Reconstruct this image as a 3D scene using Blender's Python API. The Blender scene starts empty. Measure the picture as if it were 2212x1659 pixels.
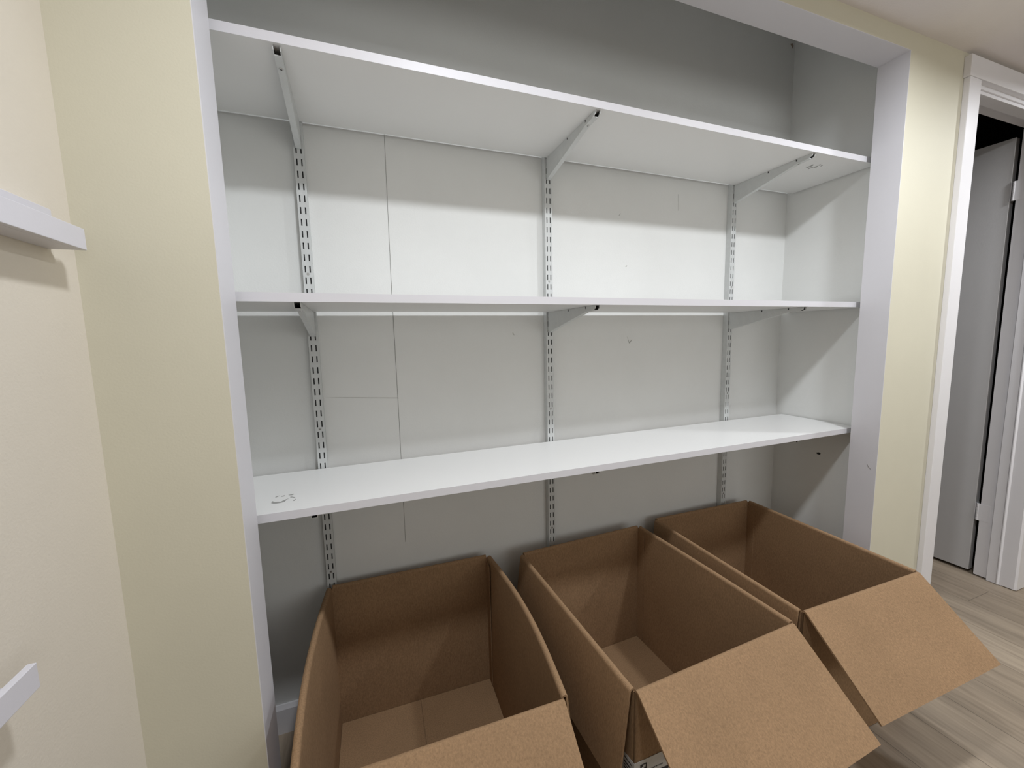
import bpy, bmesh, math, random
from mathutils import Vector, Matrix
random.seed(4)
C = bpy.context.scene.collection
Z0 = 1.21                                  # camera height above the floor
pi = math.pi
# measured layout (metres): x along the closet, y away from the camera, z up
T, D, XR, XO, XL = 0.078, 0.443, 2.036, 1.963, -0.125
XC = -0.195
ZH, ZC, ZCL = Z0 + 0.9036, Z0 + 0.9612, Z0 + 1.235
YF, YB, TH = 0.108, 0.4115, 0.0192
SH = (Z0 + 0.6214, Z0 + 0.1085, Z0 - 0.3725)
SX = (0.1000, 0.8567, 1.7010)

# ------------------------------------------------------------------ materials
def nt(name):
    m = bpy.data.materials.new(name); m.use_nodes = True
    t = m.node_tree; b = t.nodes['Principled BSDF']
    return m, t, b
def srgb(r, g, b):
    f = lambda c: (c/255/12.92) if c/255 <= .04045 else ((c/255+.055)/1.055)**2.4
    return (f(r), f(g), f(b), 1)
def N(t, k, **kw):
    n = t.nodes.new(k)
    for a, v in kw.items(): setattr(n, a, v)
    return n
def coords(t, scale=(1, 1, 1), rot=(0, 0, 0)):
    tc = N(t, 'ShaderNodeTexCoord'); mp = N(t, 'ShaderNodeMapping')
    mp.inputs['Scale'].default_value = scale; mp.inputs['Rotation'].default_value = rot
    t.links.new(tc.outputs['Object'], mp.inputs['Vector'])
    return mp.outputs['Vector']
def noise(t, vec, scale, detail=4, rough=.6):
    n = N(t, 'ShaderNodeTexNoise'); n.inputs['Scale'].default_value = scale
    n.inputs['Detail'].default_value = detail; n.inputs['Roughness'].default_value = rough
    t.links.new(vec, n.inputs['Vector']); return n.outputs['Fac']
def ramp(t, fac, stops):
    r = N(t, 'ShaderNodeValToRGB'); e = r.color_ramp.elements
    while len(e) < len(stops): e.new(.5)
    for i, (p, c) in enumerate(stops): e[i].position = p; e[i].color = c
    t.links.new(fac, r.inputs['Fac']); return r.outputs['Color']
def bump(t, b, h, strength, dist):
    n = N(t, 'ShaderNodeBump'); n.inputs['Strength'].default_value = strength; n.inputs['Distance'].default_value = dist
    t.links.new(h, n.inputs['Height']); t.links.new(n.outputs['Normal'], b.inputs['Normal'])
def paint(name, col, rough=.6, tex=.25, tscale=220, var=.03, spec=.4, blotch=0):
    m, t, b = nt(name)
    v = coords(t)
    c1 = tuple(x*(1-var) for x in col[:3])+(1,); c2 = tuple(min(1, x*(1+var)) for x in col[:3])+(1,)
    n = noise(t, v, 2.3, 5)
    t.links.new(ramp(t, n, [(.3, c1), (.7, c2)]), b.inputs['Base Color'])
    b.inputs['Roughness'].default_value = rough; b.inputs['Specular IOR Level'].default_value = spec
    h = noise(t, v, tscale, 3, .5)
    bump(t, b, h, tex, .0012)
    return m
def plain(name, col, rough=.5, metal=0, spec=.5):
    m, t, b = nt(name)
    v = coords(t); n = noise(t, v, 60, 2)
    c1 = tuple(x*.95 for x in col[:3])+(1,)
    t.links.new(ramp(t, n, [(.35, c1), (.65, col)]), b.inputs['Base Color'])
    b.inputs['Roughness'].default_value = rough; b.inputs['Metallic'].default_value = metal
    b.inputs['Specular IOR Level'].default_value = spec
    return m

M = {}
M['cream'] = paint('cream wall paint', (.645, .612, .49, 1), .62, .14, 260)
M['cream_side'] = paint('cream side wall paint', (.70, .645, .56, 1), .62, .3, 230)
M['jamb'] = paint('lavender white trim paint', (.70, .69, .725, 1), .45, .08, 240, .015)
M['closet'] = paint('off white closet paint', (.755, .76, .745, 1), .7, .22, 240, .03)
M['ceiling'] = paint('ceiling paint', (.83, .785, .785, 1), .8, .3, 200)
M['shelf'] = paint('white laminate', (.80, .80, .79, 1), .32, .04, 500, .01, .45)
M['band'] = paint('white edge band', (.68, .67, .70, 1), .45, .04, 500, .01, .3)
M['ledge'] = paint('white ledge lacquer', (.66, .65, .70, 1), .4, .08, 300, .01)
M['metal'] = plain('white powder coated steel', (.62, .635, .63, 1), .38)
M['screw'] = plain('zinc screw', (.60, .60, .59, 1), .35, .6)
M['shade_lining'] = plain('painted-in hollow shade', (.035, .036, .038, 1), .7)  # near-black colour standing in for shade inside channels and brackets
M['stain'] = plain('brownish corner stain', (.34, .27, .22, 1), .9)
M['dark'] = plain('dark screw recess', (.02, .02, .02, 1), .8)
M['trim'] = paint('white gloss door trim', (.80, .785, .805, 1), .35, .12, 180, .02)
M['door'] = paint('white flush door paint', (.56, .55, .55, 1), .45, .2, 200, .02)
M['room_shade'] = plain('painted-in room darkness', (.05, .045, .04, 1), .9)  # darkness of the unlit room put into the wall colour
M['mark'] = plain('grey scuff residue', (.33, .33, .315, 1), .8)
M['mark_faint'] = plain('faint grey scuff', (.40, .40, .37, 1), .8)
M['seam'] = plain('dark panel seam', (.16, .155, .14, 1), .9)  # dark line of the joint in the wall panelling
M['paper'] = plain('white label paper', (.60, .59, .58, 1), .6)
M['ink'] = plain('black label ink', (.015, .014, .016, 1), .6)
M['inkgrey'] = plain('grey label ink', (.16, .15, .15, 1), .6)
M['putty'] = plain('painted hair', (.28, .27, .26, 1), .8)

def kraft(name, base):
    m, t, b = nt(name)
    v = coords(t, (1, 1, .45)); vf = coords(t)
    n1 = noise(t, v, 260, 5, .7); n2 = noise(t, vf, 5, 3)
    d = tuple(x*.80 for x in base)+(1,); l = tuple(x*1.18 for x in base)+(1,)
    c = ramp(t, n1, [(.32, d), (.68, l)])
    mx = N(t, 'ShaderNodeMix', data_type='RGBA', blend_type='MULTIPLY'); mx.inputs[0].default_value = .5
    t.links.new(c, mx.inputs[6]); t.links.new(ramp(t, n2, [(.3, (.82, .82, .82, 1)), (.7, (1.1, 1.1, 1.1, 1))]), mx.inputs[7])
    t.links.new(mx.outputs[2], b.inputs['Base Color'])
    b.inputs['Roughness'].default_value = .82; b.inputs['Specular IOR Level'].default_value = .2
    bump(t, b, n1, .25, .0008)
    return m
M['kraft'] = kraft('brown kraft cardboard', (.31, .195, .108))

def oak():
    m, t, b = nt('grey oak vinyl planks')
    tc = N(t, 'ShaderNodeTexCoord'); mp = N(t, 'ShaderNodeMapping')
    mp.inputs['Rotation'].default_value = (0, 0, pi/2)
    t.links.new(tc.outputs['Object'], mp.inputs['Vector'])
    br = N(t, 'ShaderNodeTexBrick'); t.links.new(mp.outputs['Vector'], br.inputs['Vector'])
    br.offset = .37; br.offset_frequency = 2
    for k, v in (('Scale', 1), ('Mortar Size', .0012), ('Mortar Smooth', .3), ('Brick Width', 1.22), ('Row Height', .18), ('Bias', 0)):
        br.inputs[k].default_value = v
    br.inputs['Color1'].default_value = (.315, .25, .185, 1); br.inputs['Color2'].default_value = (.40, .325, .245, 1)
    br.inputs['Mortar'].default_value = (.14, .11, .08, 1)
    mg = N(t, 'ShaderNodeMapping'); mg.inputs['Scale'].default_value = (1, .07, 1)
    t.links.new(tc.outputs['Object'], mg.inputs['Vector'])
    g = noise(t, mg.outputs['Vector'], 42, 8, .65)
    g2 = noise(t, mg.outputs['Vector'], 9, 4, .6)
    mx = N(t, 'ShaderNodeMix', data_type='RGBA', blend_type='MULTIPLY'); mx.inputs[0].default_value = 1
    t.links.new(br.outputs['Color'], mx.inputs[6])
    t.links.new(ramp(t, g, [(.34, (.74, .73, .72, 1)), (.5, (.97, .97, .97, 1)), (.68, (1.16, 1.16, 1.16, 1))]), mx.inputs[7])
    m2 = N(t, 'ShaderNodeMix', data_type='RGBA', blend_type='MULTIPLY'); m2.inputs[0].default_value = .8
    t.links.new(mx.outputs[2], m2.inputs[6])
    t.links.new(ramp(t, g2, [(.35, (.75, .75, .75, 1)), (.65, (1.15, 1.15, 1.15, 1))]), m2.inputs[7])
    t.links.new(m2.outputs[2], b.inputs['Base Color'])
    b.inputs['Roughness'].default_value = .48
    bump(t, b, g, .15, .001)
    return m
M['oak'] = oak()

# ------------------------------------------------------------------ mesh helpers
def obj(name, bm, mat, parent=None, smooth=False, bevel=0):
    bmesh.ops.remove_doubles(bm, verts=bm.verts, dist=1e-6)
    bmesh.ops.recalc_face_normals(bm, faces=bm.faces)
    me = bpy.data.meshes.new(name); bm.to_mesh(me); bm.free()
    if isinstance(mat, str): mat = M[mat]
    me.materials.append(mat)
    if smooth:
        for p in me.polygons: p.use_smooth = True
    o = bpy.data.objects.new(name, me); C.objects.link(o)
    if parent: o.parent = parent
    if bevel:
        md = o.modifiers.new('bevel', 'BEVEL'); md.width = bevel; md.segments = 2; md.limit_method = 'ANGLE'
        md.angle_limit = math.radians(40)
        md.harden_normals = True if smooth else False
    return o
def box(bm, x0, x1, y0, y1, z0, z1):
    v = [bm.verts.new((x, y, z)) for z in (z0, z1) for x, y in ((x0, y0), (x1, y0), (x1, y1), (x0, y1))]
    for f in ((0, 3, 2, 1), (4, 5, 6, 7), (0, 1, 5, 4), (1, 2, 6, 5), (2, 3, 7, 6), (3, 0, 4, 7)):
        bm.faces.new([v[i] for i in f])
def B(*a):
    bm = bmesh.new(); box(bm, *a); return bm
def prism(bm, pts, fn, a, b):
    """closed polygon pts extruded from a to b; fn(p, t) -> 3D point"""
    va = [bm.verts.new(fn(p, a)) for p in pts]; vb = [bm.verts.new(fn(p, b)) for p in pts]
    n = len(pts)
    bm.faces.new(va[::-1]); bm.faces.new(vb)
    for i in range(n): bm.faces.new((va[i], va[(i+1) % n], vb[(i+1) % n], vb[i]))
def cyl(bm, c, axis, r, h, n=20, r2=None):
    r2 = r if r2 is None else r2
    q = Vector((0, 0, 1)).rotation_difference(Vector(axis).normalized())
    a = [bm.verts.new(Vector(c)+q @ Vector((r*math.cos(2*pi*i/n), r*math.sin(2*pi*i/n), 0))) for i in range(n)]
    b = [bm.verts.new(Vector(c)+q @ Vector((r2*math.cos(2*pi*i/n), r2*math.sin(2*pi*i/n), h))) for i in range(n)]
    bm.faces.new(a[::-1]); bm.faces.new(b)
    for i in range(n): bm.faces.new((a[i], a[(i+1) % n], b[(i+1) % n], b[i]))
def empty(name, loc, rz=0):
    o = bpy.data.objects.new(name, None); C.objects.link(o); o.location = loc; o.rotation_euler.z = rz
    o.empty_display_size = .05
    return o
def tag(o, label, cat, group=None, kind=None):
    o['label'] = label; o['category'] = cat
    if group: o['group'] = group
    if kind: o['kind'] = kind
    return o
def struct(name, bm, mat, label, cat, bevel=0):
    o = obj(name, bm, mat, None, bevel=bevel); return tag(o, label, cat, kind='structure')

# ------------------------------------------------------------------ the setting
RY = -3.4; RX = 4.3                          # rest of the room behind the camera
bm = B(XC-.1, RX+.1, RY-.1, 2.3, -.05, 0)
struct('floor', bm, 'oak', 'grey-brown oak plank floor running past the boxes to the doorway', 'floor')
struct('wall_left', B(XC-.1, XC, RY-.1, T, 0, ZC+.2), 'cream_side', 'cream textured side wall carrying the two picture ledges', 'wall')
# front wall: around the closet opening and the doorway, two materials (cream face, white reveal)
DX0, DX1, DZ = 2.355, 3.0, Z0+.862
bm = bmesh.new()
W = .0
box(bm, XC, -.0015, W, T-.001, 0, ZC)                                # left of the opening
box(bm, XO+.0015, DX0-.02, W, T-.001, 0, ZC)                         # between opening and doorway
box(bm, -.0015, XO+.0015, W, T-.001, ZH+.0015, ZC)                   # header
box(bm, DX0-.02, DX1+.02, W, T-.001, DZ+.018, ZC)                     # above doorway
box(bm, DX1+.02, RX, W, T-.001, 0, ZC)
struct('wall_front', bm, 'cream', 'cream front wall around the closet opening', 'wall')
bm = bmesh.new()
box(bm, XL, -.0015, T-.001, T+.012, 0, ZCL); box(bm, XO+.0015, XR, T-.001, T+.012, 0, ZCL)
box(bm, XL, XR, T-.001, T+.012, ZC-.02, ZCL)
box(bm, -.0015, XO+.0015, T-.001, T+.012, ZH+.0015, ZC)
struct('wall_front', bm, 'closet', 'inner face of the front wall seen from inside the closet', 'wall')
bm = bmesh.new()
box(bm, -.0015, 0, 0, T+.012, 0, ZH); struct('trim_1', bm, 'jamb', 'white left reveal of the closet opening', 'trim')
bm = bmesh.new()
box(bm, XO, XO+.0015, 0, T+.012, 0, ZH); tr = struct('trim_2', bm, 'jamb', 'white right reveal of the closet opening', 'trim')
bm = bmesh.new()
box(bm, -.0015, XO+.0015, 0, T+.012, ZH, ZH+.0015); struct('trim_3', bm, 'jamb', 'white underside of the closet opening header', 'trim')
# closet interior
wb = struct('wall_back', B(XL-.1, XR+.1, D, D+.09, 0, ZCL+.1), 'closet', 'off-white closet back wall behind the shelves', 'wall')
wr = struct('wall_right', B(XR, XR+.09, T+.012, D, 0, ZCL), 'closet', 'off-white right end wall inside the closet', 'wall')
struct('wall_left', B(XL-.09, XL, T+.012, D, 0, ZCL), 'closet', 'off-white left end wall inside the closet', 'wall')
struct('ceiling', B(XL-.1, XR+.1, T, D+.09, ZCL, ZCL+.05), 'closet', 'closet ceiling high above the top shelf', 'ceiling')
struct('ceiling', B(XC-.1, RX+.1, RY-.1, 0, ZC, ZC+.05), 'ceiling', 'warm grey room ceiling above the doorway', 'ceiling')
# the room behind the camera (not in view, but it reflects light)
struct('wall_rear', B(XC-.1, RX+.1, RY-.1, RY, 0, ZC), 'cream', 'cream wall at the far side of the room behind the viewer', 'wall')
struct('wall_right', B(RX, RX+.1, RY, T, 0, ZC), 'cream', 'cream wall at the far right of the room', 'wall')
# surface marks of the back wall
def strip(name, pts, fn, mat, parent, th=.0004):
    bm = bmesh.new(); prism(bm, pts, fn, 0, th)
    return obj(name, bm, mat, parent)
yw = lambda p, t: (.2391+(p[0]-.2391)*1.0092, D-.0002-t, Z0+p[1]*1.0092)
strip('panel_seam', [(.3298, .612), (.3305, .612), (.3276, .17), (.3286, -.24), (.3280, -.66), (.3272, -.66), (.3277, -.24), (.3264, .17)], yw, 'seam', wb)
strip('wall_scratch', [(1.4204, .545), (1.4212, .545), (1.4228, .484), (1.4224, .484)], yw, 'mark_faint', wb)
strip('wall_scratch', [(.12, -.1625), (.20, -.168), (.33, -.178), (.33, -.1795), (.2, -.1695)], yw, 'mark_faint', wb)
strip('wall_scratch', [(1.148, .444), (1.156, .452), (1.157, .451), (1.150, .443)], yw, 'mark_faint', wb)
strip('wall_scratch', [(1.19, .0), (1.20, -.022), (1.203, -.02), (1.215, -.012), (1.202, -.028), (1.198, -.024)], yw, 'mark_faint', wb)
strip('wall_scratch', [(.72, .02), (.725, .012), (.727, .012), (.722, .022)], yw, 'mark_faint', wb)
strip('wall_scratch', [(1.18, .262), (1.186, .266), (1.187, .263), (1.182, .259)], yw, 'mark_faint', wb)
xw = lambda p, t: (XR-.0002-t, (p[0]+.8745)*1.0062-.8745, Z0+p[1]*1.0062)
strip('wall_chip', [(.228, -.512), (.236, -.508), (.247, -.512), (.244, -.517), (.234, -.518)], xw, 'dark', wr)
xj = lambda p, t: (XO-.0002-t, p[0], Z0+p[1])
strip('paint_hair', [(.0295, -.490), (.0245, -.498), (.0152, -.5075), (.0158, -.508), (.0255, -.4995), (.030, -.4915)], xj, 'putty', tr)
strip('cobweb_stain', [(2.006, 1.214), (2.016, 1.205), (2.024, 1.198), (2.026, 1.212), (2.018, 1.220)], lambda p, t: (p[0], D-.0002-t, Z0+p[1]), 'stain', wb)
# baseboards
def board(name, pts, fn, a, b, label):
    bm = bmesh.new(); prism(bm, pts, fn, a, b); return struct(name, bm, 'trim', label, 'baseboard')
prof = [(0, 0), (.012, 0), (.012, .080), (.005, .092), (0, .092)]
board('baseboard_back', prof, lambda p, t: (t, D-p[0], p[1]), XL+.012, XR-.012, 'white baseboard along the closet back wall')
board('baseboard_right', prof, lambda p, t: (XR-p[0], t, p[1]), T+.013, D, 'white baseboard on the closet right end wall')
board('baseboard_left', prof, lambda p, t: (XL+p[0], t, p[1]), T+.013, D, 'white baseboard on the closet left end wall')

# doorway: casing, jamb, stop
def casing():
    e = empty('door_frame_1', (DX0, 0, 0)); e.name = 'trim_4'
    tag(e, 'white door frame with casing and hinge-side jamb', 'door frame', kind='structure')
    ox, oz = DX0, 0
    cz = Z0+.876; ct = Z0+.9455
    obj('side_casing', B(2.277-ox, 2.349-ox, -.018, 0, 0, cz), 'trim', e, bevel=.0015)
    obj('head_casing', B(2.270-ox, 3.075-ox, -.020, 0, cz, ct), 'trim', e, bevel=.0015)
    # right casing with moulded profile
    p = [(DX1+.012, 0), (DX1-.010, 0), (DX1-.010, -.038), (DX1-.004, -.045), (DX1+.066, -.045), (DX1+.070, -.040), (DX1+.070, 0)]
    bm = bmesh.new(); prism(bm, p, lambda q, t: (q[0]-ox, q[1], t), .004, cz)
    obj('side_casing', bm, 'trim', e)
    obj('head_jamb', B(DX0-.02-ox, DX1+.02-ox, -.001, T+.014, Z0+.862, Z0+.880), 'trim', e)
    obj('side_jamb', B(DX0-.018-ox, DX0-ox, -.001, T+.014, 0, Z0+.862), 'trim', e)
    obj('side_jamb', B(DX1-ox, DX1+.018-ox, -.001, T+.020, .006, Z0+.862), 'trim', e)
    obj('door_stop', B(DX0-ox, DX1-ox, .004, .046, Z0+.850, Z0+.862), 'trim', e, bevel=.001)
    # hinge-side stop: thin bead and two raised ridges as on the photographed trim
    p = [(DX1, .050), (DX1-.011, .050), (DX1-.011, .020), (DX1-.015, .016), (DX1-.015, .013), (DX1-.010, .008), (DX1-.010, .0), (DX1, .0)]
    bm = bmesh.new(); prism(bm, p, lambda q, t: (q[0]-ox, q[1], t), .002, Z0+.850)
    obj('door_stop', bm, 'trim', e)
    return e
casing()
# the open door
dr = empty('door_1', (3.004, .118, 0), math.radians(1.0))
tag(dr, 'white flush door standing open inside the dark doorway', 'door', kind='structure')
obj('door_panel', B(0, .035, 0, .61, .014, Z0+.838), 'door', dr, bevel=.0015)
for zc in (Z0-.888, Z0+.606):
    bm = bmesh.new()
    for k in range(5):
        z = zc-.042+k*.0168
        cyl(bm, (-.001, -.011, z+.0006), (0, 0, 1), .0062, .0156, 16)
    h = obj('hinge', bm, 'trim', dr, smooth=False)
    obj('hinge_leaf', B(-.0058, -.0042, -.052, -.011, zc-.042, zc+.042), 'trim', h)
    obj('hinge_leaf', B(-.003, .030, -.002, -.0004, zc-.042, zc+.042), 'trim', h)
# room beyond: its lack of light is put into near-black walls and ceiling
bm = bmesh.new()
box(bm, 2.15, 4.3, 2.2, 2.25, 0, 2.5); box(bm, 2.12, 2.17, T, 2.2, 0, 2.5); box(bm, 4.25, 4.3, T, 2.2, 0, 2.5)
struct('wall_beyond', bm, 'room_shade', 'unlit walls of the dark room beyond the open door', 'wall')
struct('ceiling', B(2.1, 4.3, T, 2.25, 2.45, 2.5), 'room_shade', 'unlit ceiling of the dark room beyond the open door', 'ceiling')

# ------------------------------------------------------------------ shelves
lab = {0: 'long white shelf nearest the ceiling, seen from below with pencil marks at its right end',
       1: 'long white middle shelf seen edge-on at eye level',
       2: 'lowest long white shelf, seen from above with grey glue residue at its left end'}
for i, z in enumerate(SH):
    s = obj('wall_shelf', B(XL+.002, XR-.005, YF, YB+(.005 if i == 0 else 0), z-TH, z), 'shelf', bevel=.0006)
    tag(s, lab[i], 'shelf', 'white shelves across the closet')
    eb = obj('edge_band', B(XL+.002, XR-.005, YF-.0006, YF, z-TH, z), 'band', s); eb['label'] = 'lavender-white front edge band'
    if i == 2:
        for pts in [[(0.0102, 0.1746), (0.0107, 0.1871), (0.0163, 0.1784), (0.0237, 0.1776), (0.0311, 0.1744), (0.0324, 0.1795), (0.0378, 0.1854), (0.042, 0.1893), (0.0453, 0.1888), (0.0415, 0.1854), (0.0389, 0.1719), (0.0327, 0.1682), (0.0225, 0.167), (0.0159, 0.169)],
                    [(0.0116, 0.2124), (0.0145, 0.2171), (0.0206, 0.2197), (0.0174, 0.2134), (0.0137, 0.2098)],
                    [(0.0244, 0.2138), (0.0285, 0.2155), (0.0314, 0.2177), (0.0319, 0.2097), (0.0262, 0.2096)],
                    [(0.0394, 0.216), (0.0453, 0.2169), (0.0511, 0.2188), (0.0523, 0.2148), (0.0485, 0.2103), (0.0433, 0.2117)],
                    [(0.0456, 0.2004), (0.0495, 0.2004), (0.0584, 0.1915), (0.0579, 0.1875), (0.052, 0.1942), (0.0475, 0.1953)],
                    [(0.0563, 0.1693), (0.0584, 0.1733), (0.0614, 0.1818), (0.0616, 0.1768), (0.0597, 0.1678)]]:
            strip('glue_residue', pts, lambda p, t: (p[0], p[1], z+.0001+t), 'residue' if 'residue' in M else 'mark', s, .0002)
    if i == 0:
        for pts in [[(1.8028, 0.2078), (1.8005, 0.1979), (1.8019, 0.1901), (1.7976, 0.1796), (1.8033, 0.1793), (1.8095, 0.1863), (1.8112, 0.1962), (1.8098, 0.2041)],
                    [(1.8202, 0.2116), (1.8175, 0.2033), (1.8219, 0.1944), (1.8273, 0.1973), (1.8269, 0.2065), (1.826, 0.2137)],
                    [(1.8264, 0.1781), (1.8229, 0.1718), (1.8246, 0.1684), (1.8284, 0.1731), (1.8313, 0.1795)],
                    [(1.8397, 0.1814), (1.8383, 0.1759), (1.8375, 0.1703), (1.8431, 0.1744), (1.845, 0.1813)],
                    [(1.8303, 0.2004), (1.8251, 0.1859), (1.8293, 0.1817), (1.8369, 0.1874), (1.8389, 0.1937)]]:
            strip('pencil_mark', pts, lambda p, t: (p[0], p[1], z-TH-.0001-t), 'mark', s, .0002)

# slotted standards: a channel with two columns of real slots
PIT = .032
def standard():
    bm = bmesh.new()
    hw, dep, th = .013, .0238, .0014
    top, bot = Z0+.612, Z0-1.02
    ph = (Z0+.497) % PIT
    xs = [-hw, -.0078, -.0044, .0044, .0078, hw]
    zs = [bot]; k = math.ceil((bot+.012-ph)/PIT); holes = []
    while ph+k*PIT+.0095 < top-.004:
        c = ph+k*PIT; zs += [c-.0092, c+.0092]; holes.append(len(zs)-2); k += 1
    zs.append(top)
    for y in (0, th):
        V = [[bm.verts.new((x, y, z)) for z in zs] for x in xs]
        for i in range(5):
            for j in range(len(zs)-1):
                if i in (1, 3) and j in holes: continue
                f = [V[i][j], V[i+1][j], V[i+1][j+1], V[i][j+1]]
                bm.faces.new(f if y == 0 else f[::-1])
        if y == 0: V0 = V
        else: V1 = V
    for i in (1, 3):                       # slot walls
        for j in holes:
            a = [V0[i][j], V0[i+1][j], V0[i+1][j+1], V0[i][j+1]]; b = [V1[i][j], V1[i+1][j], V1[i+1][j+1], V1[i][j+1]]
            for q in range(4): bm.faces.new((a[q], a[(q+1) % 4], b[(q+1) % 4], b[q]))
    n = len(zs)
    for i in (0, 5):
        for j in range(n-1): bm.faces.new((V0[i][j], V0[i][j+1], V1[i][j+1], V1[i][j]))
    for j in (0, n-1):
        for i in range(5): bm.faces.new((V0[i][j], V0[i+1][j], V1[i+1][j], V1[i][j]))
    box(bm, -hw, -hw+th, th, dep, bot, top); box(bm, hw-th, hw, th, dep, bot, top)
    me = bpy.data.meshes.new('slotted_standard')
    bmesh.ops.recalc_face_normals(bm, faces=bm.faces)
    bm.to_mesh(me); bm.free(); me.materials.append(M['metal'])
    return me
std_me = standard()
def screw_head(name, parent, loc, axis, r=.0042):
    bm = bmesh.new(); cyl(bm, loc, axis, r, .0016, 18, r*.75)
    s = obj(name, bm, 'screw', parent)
    ax = Vector(axis)
    bm = bmesh.new()
    q = Vector((0, 0, 1)).rotation_difference(ax)
    for a in (0, pi/2):
        for_b = bmesh.ops.create_cube(bm, size=1)
        for v in for_b['verts']:
            c = Vector((v.co.x*r*.8, v.co.y*r*.24, v.co.z*.0005))
            c = Matrix.Rotation(a+.4, 3, 'Z') @ c
            v.co = Vector(loc)+q @ (c+Vector((0, 0, .0016)))
    obj('screw_recess', bm, 'dark', s)
    return s
names = ['leftmost slotted white standard on the back wall, beside the wall seam',
         'middle slotted white standard on the back wall, rising behind the middle box',
         'rightmost slotted white standard on the back wall, nearest the closet corner']
root0 = None
for i, x in enumerate(SX):
    if i == 0:
        r = empty('shelf_standard', (x, D-.024, 0))
        ch = bpy.data.objects.new('channel', std_me); C.objects.link(ch); ch.parent = r
        ln = obj('channel_shade', B(-.0114, .0114, .0040, .0046, Z0-1.015, Z0+.608), 'shade_lining', r)  # added strip, paints the hollow's shade behind the slots
        ln['label'] = 'added dark strip painting the shade inside the channel'
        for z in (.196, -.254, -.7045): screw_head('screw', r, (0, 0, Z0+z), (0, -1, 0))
        root0 = r
    else:
        r = root0.copy(); C.objects.link(r); r.location = (x, D-.024, 0)
        for c0 in root0.children:
            c = c0.copy(); C.objects.link(c); c.parent = r
            for g in c0.children:
                d = g.copy(); C.objects.link(d); d.parent = c
    tag(r, names[i], 'shelf standard', 'slotted shelf standards')

# brackets: folded steel channel, open on top, closed below, tip open to the front
def bracket():
    r = empty('shelf_bracket', (0, 0, 0))
    bm = bmesh.new()
    hw, th = .0072, .0013
    y0, y1 = YF+.006-D, -.0255              # local y: 0 = back wall
    def side(xa):
        p = [(y1, 0), (y1, -.070), (YF+.062-D, -.0155), (y0+.011, -.0135), (y0+.006, -.0095), (y0+.0015, -.0095), (y0, -.006), (y0, 0)]
        # notches on the upper edge
        for yc in (.168, .272):
            a = yc-D
            p += [(a-.0026, 0), (a-.0026, -.0058), (a-.0012, -.0072), (a+.0012, -.0072), (a+.0026, -.0058), (a+.0026, 0)]
        prism(bm, p, lambda q, t: (t, q[0], q[1]), xa, xa+th)
    side(-hw); side(hw-th)
    a, b, c = (y1, -.070), (YF+.062-D, -.0155), (y0+.011, -.0135)
    pl = [a, b, c, (c[0], c[1]+th), (b[0], b[1]+th), (a[0], a[1]+th*1.6)]
    prism(bm, pl, lambda q, t: (t, q[0], q[1]), -hw+th, hw-th)
    # hooks reaching into the standard slots
    for xs in (-.0062, .0062):
        for z0, z1 in ((-.003, -.018), (-.067, -.055)):
            box(bm, xs-.0006, xs+.0006, y1-.002, y1+.004, min(z0, z1), max(z0, z1))
    ch = obj('arm', bm, 'metal', r)
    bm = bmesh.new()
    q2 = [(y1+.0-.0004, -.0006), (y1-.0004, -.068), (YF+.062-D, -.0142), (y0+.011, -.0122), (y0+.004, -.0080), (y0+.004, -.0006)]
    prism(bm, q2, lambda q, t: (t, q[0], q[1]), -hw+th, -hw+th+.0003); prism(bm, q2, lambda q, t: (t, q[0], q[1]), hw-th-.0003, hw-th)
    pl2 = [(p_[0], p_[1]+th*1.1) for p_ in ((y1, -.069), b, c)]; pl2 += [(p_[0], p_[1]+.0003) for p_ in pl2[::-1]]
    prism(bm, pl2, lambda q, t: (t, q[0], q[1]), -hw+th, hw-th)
    li = obj('arm_shade', bm, 'shade_lining', r); li['label'] = 'added dark sheets painting the shade inside the folded bracket'  # added sheets, paint shade into the notches and open tip
    screw_head('screw', r, (0, .166-D, -.0148), (0, 0, -1), .0056)
    return r
bk = bracket()
nm = {0: 'top', 1: 'middle', 2: 'lowest'}; side = {0: 'left', 1: 'centre', 2: 'right'}
first = True
blab = {(0, 0): 'steel bracket under the top shelf on the left standard',
        (0, 1): 'steel bracket under the top shelf on the centre standard',
        (0, 2): 'steel bracket under the top shelf on the right standard, beside the pencil marks',
        (1, 0): 'steel bracket under the middle shelf on the left standard, dark open tip showing',
        (1, 1): 'steel bracket under the middle shelf on the centre standard',
        (1, 2): 'steel bracket under the middle shelf on the right standard',
        (2, 0): 'bracket tip peeking below the lowest shelf at the left standard',
        (2, 1): 'bracket tip peeking below the lowest shelf near its centre',
        (2, 2): 'bracket tip peeking below the lowest shelf near its right end'}
for i, z in enumerate(SH):
    for j, x in enumerate(SX):
        if first: r = bk; first = False
        else:
            r = bk.copy(); C.objects.link(r)
            for c0 in bk.children:
                c = c0.copy(); C.objects.link(c); c.parent = r
                for g in c0.children:
                    d = g.copy(); C.objects.link(d); d.parent = c
        r.location = (x, D, z-TH-.0003); r.rotation_euler.z = math.radians((1.2, .7, .7)[j])
        tag(r, blab[(i, j)], 'shelf bracket', 'steel shelf brackets')

# ------------------------------------------------------------------ picture ledges on the left wall
def ledge(yend, zb, label):
    r = empty('picture_ledge', (XC, yend, zb))
    ln = 1.0
    obj('back_plate', B(.0003, .010, -ln, 0, .009, .057), 'ledge', r, bevel=.0008)
    obj('base', B(.0003, .0365, -ln, 0, 0, .009), 'ledge', r, bevel=.0006)
    obj('front_lip', B(.0365, .0453, -ln, 0, 0, .0315), 'ledge', r, bevel=.0008)
    tag(r, label, 'ledge', 'picture ledges on the left wall')
ledge(-.061, Z0+.148, 'white picture ledge on the left wall, above eye level with its underside showing')
ledge(-.267, Z0-.4015, 'white picture ledge low on the left wall, only its end corner in view')

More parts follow.
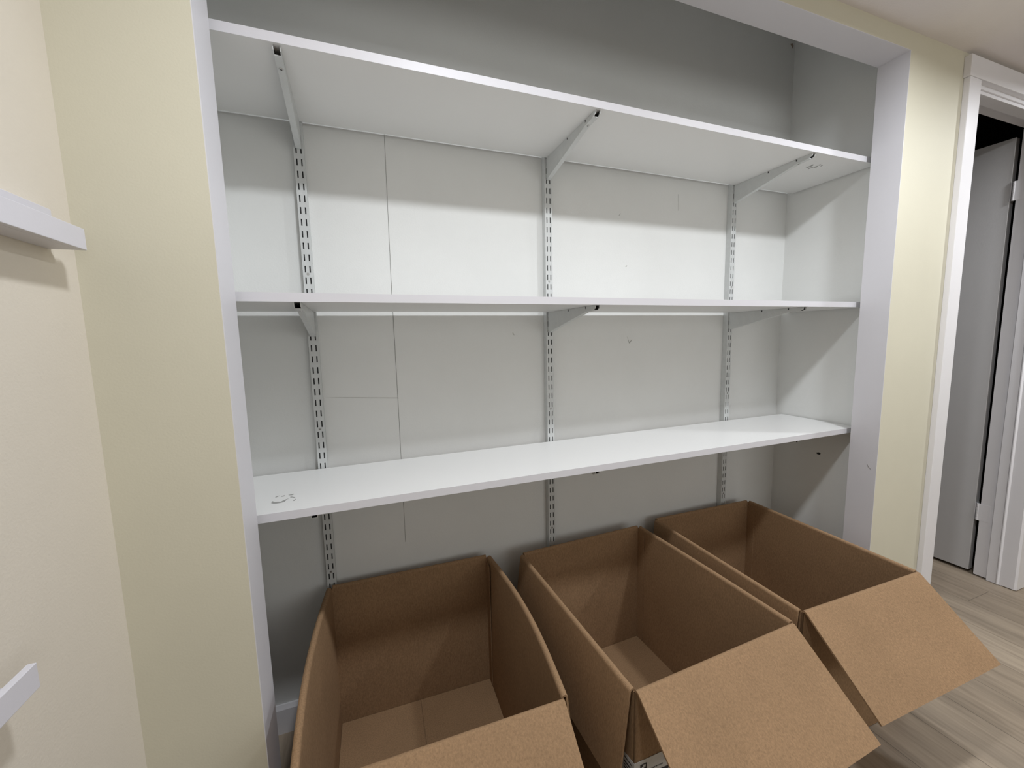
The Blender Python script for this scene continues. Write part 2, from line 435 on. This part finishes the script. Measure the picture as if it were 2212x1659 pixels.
# ------------------------------------------------------------------ cardboard boxes
TB = .0045
def grid_panel(bm, P, nrm, nu, nv, th, u0=0, u1=1, v0=0, v1=1):
    """P(u,v) centre surface, nrm(u,v) unit normal"""
    A = [[None]*(nv+1) for _ in range(nu+1)]; Bv = [[None]*(nv+1) for _ in range(nu+1)]
    for i in range(nu+1):
        for j in range(nv+1):
            u = u0+(u1-u0)*i/nu; v = v0+(v1-v0)*j/nv
            p = Vector(P(u, v)); n = Vector(nrm(u, v))
            A[i][j] = bm.verts.new(p+n*th/2); Bv[i][j] = bm.verts.new(p-n*th/2)
    for i in range(nu):
        for j in range(nv):
            bm.faces.new((A[i][j], A[i+1][j], A[i+1][j+1], A[i][j+1]))
            bm.faces.new((Bv[i][j], Bv[i][j+1], Bv[i+1][j+1], Bv[i+1][j]))
    for i in range(nu):
        bm.faces.new((A[i][0], Bv[i][0], Bv[i+1][0], A[i+1][0])); bm.faces.new((A[i][nv], A[i+1][nv], Bv[i+1][nv], Bv[i][nv]))
    for j in range(nv):
        bm.faces.new((A[0][j], A[0][j+1], Bv[0][j+1], Bv[0][j])); bm.faces.new((A[nu][j], Bv[nu][j], Bv[nu][j+1], A[nu][j+1]))
FR = .0055
def make_box(cx, cy, rz, w, d, h, lean, label, bulge=(0, 0, 0, 0), front_turn=128, curl=.0, cut=(0, 0, 0, 0)):
    r = empty('cardboard_box', (cx, cy, 0), rz)
    tag(r, label, 'box', 'open cardboard boxes on the closet floor')
    # sides: 0 front(-y) 1 right(+x) 2 back(+y) 3 left(-x)
    fr = [((-w/2, -d/2), (1, 0), (0, -1), w), ((w/2, -d/2), (0, 1), (1, 0), d), ((w/2, d/2), (-1, 0), (0, 1), w), ((-w/2, d/2), (0, -1), (-1, 0), d)]
    bmb = bmesh.new()
    def bl(k, u, v): return bulge[k]*math.sin(pi*u)*(max(v, 0)**1.3)
    hb = h-FR
    for k, (o, a, n, L) in enumerate(fr):
        def P(u, v, o=o, a=a, n=n, L=L, k=k):
            b = bl(k, u, v)-TB/2; return (o[0]+a[0]*L*u+n[0]*b, o[1]+a[1]*L*u+n[1]*b, .002+(hb-.002)*v)
        grid_panel(bmb, P, lambda u, v, n=n: (n[0], n[1], 0), 16, 10, TB)
    # vertical rounded corner posts
    body = obj('body', bmb, 'kraft', r)
    # bottom: two flaps meeting at a seam over an inner layer
    obj('bottom_panel', B(-w/2+TB, w/2-TB, -d/2+TB, d/2-TB, .0015, .0045), 'kraft', r)
    for s in (-1, 1):
        x0, x1 = (-w/2+TB+.001, -.001) if s < 0 else (.001, w/2-TB-.001)
        obj('bottom_flap', B(x0, x1, -d/2+TB+.001, d/2-TB-.001, .0048, .0078), 'kraft', r)
    for s in (1, -1):                        # glued overlap running up one rear inner corner
        if s > 0: obj('glue_tab', B(w/2-TB-.0022, w/2-TB-.0002, d/2-TB-.034, d/2-TB-.0005, .010, hb-.012), 'kraft', r)
    # top flaps
    FL = .25
    for k, (o, a, n, L) in enumerate(fr):
        turn = math.radians(front_turn if k == 0 else 180-lean[k])
        na = 8; ns = 10; arc = FR*turn
        def sec(s):                      # s in metres from the rim start -> offset, height, tangent angle
            if s < arc:
                t = s/FR; return FR*(1-math.cos(t)), FR*math.sin(t), t
            q = s-arc; t = turn
            c = curl if k == 0 else 0
            return FR*(1-math.cos(t))+q*math.sin(t), FR*math.sin(t)+q*math.cos(t)+c*(q/FL)**2, t
        ss = [arc*i/na for i in range(na)]+[arc+(FL-arc)*i/ns for i in range(ns+1)]
        e = .006 if k else .001
        bmf = bmesh.new()
        nu = 16; A = []; Bq = []
        for i in range(nu+1):
            ra = []; rb = []
            for s in ss:
                off, hz, t = sec(s)
                q = max(0, (s-arc)/(FL-arc)); 
                u = e/L+(1-2*e/L)*i/nu
                b = bl(k, u, 1)
                if k: b *= (1-.35*q)
                tx, tz = math.sin(t), math.cos(t)         # tangent (out, up)
                for lst, sg in ((ra, 1), (rb, -1)):
                    oo = -TB/2+off+b+(-tz)*sg*TB/2*1; zz = hb+hz+tx*sg*TB/2
                    lst.append(bmf.verts.new((o[0]+a[0]*L*u+n[0]*oo, o[1]+a[1]*L*u+n[1]*oo, zz)))
            A.append(ra); Bq.append(rb)
        m = len(ss)-1
        for i in range(nu):
            for j in range(m):
                bmf.faces.new((A[i][j], A[i+1][j], A[i+1][j+1], A[i][j+1])); bmf.faces.new((Bq[i][j], Bq[i][j+1], Bq[i+1][j+1], Bq[i+1][j]))
            bmf.faces.new((A[i][0], Bq[i][0], Bq[i+1][0], A[i+1][0])); bmf.faces.new((A[i][m], A[i+1][m], Bq[i+1][m], Bq[i][m]))
        for j in range(m):
            bmf.faces.new((A[0][j], A[0][j+1], Bq[0][j+1], Bq[0][j])); bmf.faces.new((A[nu][j], Bq[nu][j], Bq[nu][j+1], A[nu][j+1]))
        f = obj('flap', bmf, 'kraft', r, smooth=False)
        if k == 0: f['label'] = 'front flap bent outward and catching the light'
    return r, body
BW, BD, BH = .498, .5907, .468
b1, _ = make_box(.3399, .0974, -.0204, BW, BD, BH, (0, 6, 2.5, 9), 'leftmost open cardboard box, its sides bowed outward', (0, .022, 0, .016), front_turn=130)
b2, body2 = make_box(.9686, .0629, .0359, BW, BD, BH, (0, 5, 3, 7), 'middle open cardboard box with a torn white label low on its front corner', (0, .004, 0, 0), front_turn=128)
b3, _ = make_box(1.5521, .0897, -.0154, BW, BD, BH, (0, 6, 3, 5), 'rightmost open cardboard box, nearest the doorway', (0, .002, 0, 0), front_turn=131)

# shipping label wrapped round the front left corner of the middle box
fy = -BD/2-.0006
lf = lambda p, t: (-BW/2+p[0], fy-t, p[1])
bm = bmesh.new()
prism(bm, [(-.0008, .20), (.106, .20), (.1095, .204), (.1095, .288), (.106, .2915), (-.0008, .2965)], lf, 0, .0004)
prism(bm, [(0, .2965), (.04, .290), (.04, .20), (0, .20)], lambda p, t: (-BW/2-.0004-t, -BD/2+p[0]-.0008, p[1]), 0, .0004)
labl = obj('shipping_label', bm, 'paper', b2); labl['label'] = 'white printed shipping label wrapped round the corner'
ink = lambda p, t: (-BW/2+p[0], fy-.0006-t, p[1])
bm = bmesh.new()
prism(bm, [(.0150, .2868), (.0332, .2858), (.0332, .2690), (.0150, .2700)], ink, 0, .0001)
obj('label_print', bm, 'ink', labl)
bm = bmesh.new()   # small white crossed emblem in the black square
for c, dx, dz in (((.0240, .2778), .0016, .0062), ((.0243, .2786), .0050, .0016), ((.0275, .2808), .0022, .0018), ((.0212, .2752), .0016, .0014)):
    prism(bm, [(c[0]-dx, c[1]-dz), (c[0]+dx, c[1]-dz+.0006), (c[0]+dx, c[1]+dz+.0006), (c[0]-dx, c[1]+dz)], lambda p, t: (-BW/2+p[0], fy-.0008-t, p[1]), 0, .0001)
obj('label_emblem', bm, 'paper', labl)
bm = bmesh.new()   # unreadable line of lettering, thick bar
x = .0440
for wd, hh in ((.0012, .0030), (.0026, .0034), (.0022, .0038), (.0030, .0034), (.0012, .0038), (.0024, .0030), (.0028, .0036), (.0016, .0036), (.0028, .0030), (.0014, .0038), (.0024, .0034)):
    z = .2648-.06*(x-.044)
    prism(bm, [(x, z-hh/2), (x+wd, z-hh/2+.0002), (x+wd*.8, z+hh/2), (x+wd*.1, z+hh/2-.0003)], ink, 0, .0001); x += wd+.0010
prism(bm, [(.0690, .2530), (.1040, .2500), (.1040, .2428), (.0690, .2440)], ink, 0, .0001)
obj('label_print', bm, 'ink', labl)
bm = bmesh.new()
for k in range(4):
    z = .2838-k*.0034
    prism(bm, [(.0800, z), (.0800+.016-.002*(k % 2), z-.0007), (.0800+.016-.002*(k % 2), z-.0017), (.0800, z-.0010)], ink, 0, .0001)
obj('label_print', bm, 'inkgrey', labl)
bm = bmesh.new()   # barcode strokes on the wrapped edge
for k in range(9):
    z = .283-k*.0085+(.002 if k % 3 == 0 else 0)
    prism(bm, [(.006, z), (.034, z-.002), (.034, z-.0045-(k % 2)*.0015), (.006, z-.0030)], lambda p, t: (-BW/2-.001-t, -BD/2+p[0], p[1]), 0, .0001)
obj('label_print', bm, 'ink', labl)

# ------------------------------------------------------------------ light: recessed downlights in the room ceiling
def downlight(x, y, power, col=(.925, .96, 1), size=.12):
    l = bpy.data.lights.new('downlight', 'AREA'); l.shape = 'DISK'; l.size = size; l.energy = power; l.color = col; l.spread = math.radians(170)
    o = bpy.data.objects.new('downlight', l); C.objects.link(o); o.location = (x, y, ZC-.002)
    return o
for dx, dy, p in ((.50, -.55, 5.2), (1.69, -.55, 5.2), (2.88, -.55, 7.0)): downlight(dx, dy, p)
def soft_panel(x, y, z, sx, sy, power, col, rx):
    l = bpy.data.lights.new('fill_light', 'AREA'); l.shape = 'RECTANGLE'; l.size = sx; l.size_y = sy; l.energy = power; l.color = col  # added soft fill from behind the camera, no known source there
    o = bpy.data.objects.new('fill_light', l); C.objects.link(o); o.location = (x, y, z); o.rotation_euler = (rx, 0, 0)
soft_panel(1.9, RY+.02, 1.45, 2.4, 1.1, 9, (.95, .98, 1), pi/2)
bm = bmesh.new()                       # made-up window frame placed around the added fill light
for x0, x1, z0, z1 in ((.62, .70, .83, 2.07), (3.10, 3.18, .83, 2.07), (1.87, 1.93, .90, 2.0), (.62, 3.18, .83, .90), (.62, 3.18, 2.0, 2.07)):
    box(bm, x0, x1, RY, RY+.035, z0, z1)
struct('fill_frame', bm, 'trim', 'made-up white window frame around the added fill light behind the viewer', 'added fill frame')
w = bpy.data.worlds.new('world'); bpy.context.scene.world = w; w.use_nodes = True
w.node_tree.nodes['Background'].inputs[0].default_value = (0, 0, 0, 1)

# ------------------------------------------------------------------ camera
yaw, pitch, roll, f = -0.3491030, -0.1124605, -0.0220971, 864.4816
F = Vector((-math.sin(yaw)*math.cos(pitch), math.cos(yaw)*math.cos(pitch), math.sin(pitch)))
R0 = Vector((math.cos(yaw), math.sin(yaw), 0)); U0 = R0.cross(F)
R = math.cos(roll)*R0+math.sin(roll)*U0; U = R.cross(F)
cam = bpy.data.cameras.new('camera'); co = bpy.data.objects.new('camera', cam); C.objects.link(co)
m = Matrix((R, U, -F)).transposed().to_4x4(); m.translation = (.23911, -.87448, Z0)
co.matrix_world = m
cam.sensor_fit = 'HORIZONTAL'; cam.sensor_width = 36; cam.lens = f*36/2212; cam.clip_start = .01
sc = bpy.context.scene; sc.camera = co
vs = sc.view_settings; vs.view_transform = 'Standard'; vs.look = 'None'; vs.gamma = 1; vs.use_curve_mapping = False
vs.exposure = 1.15
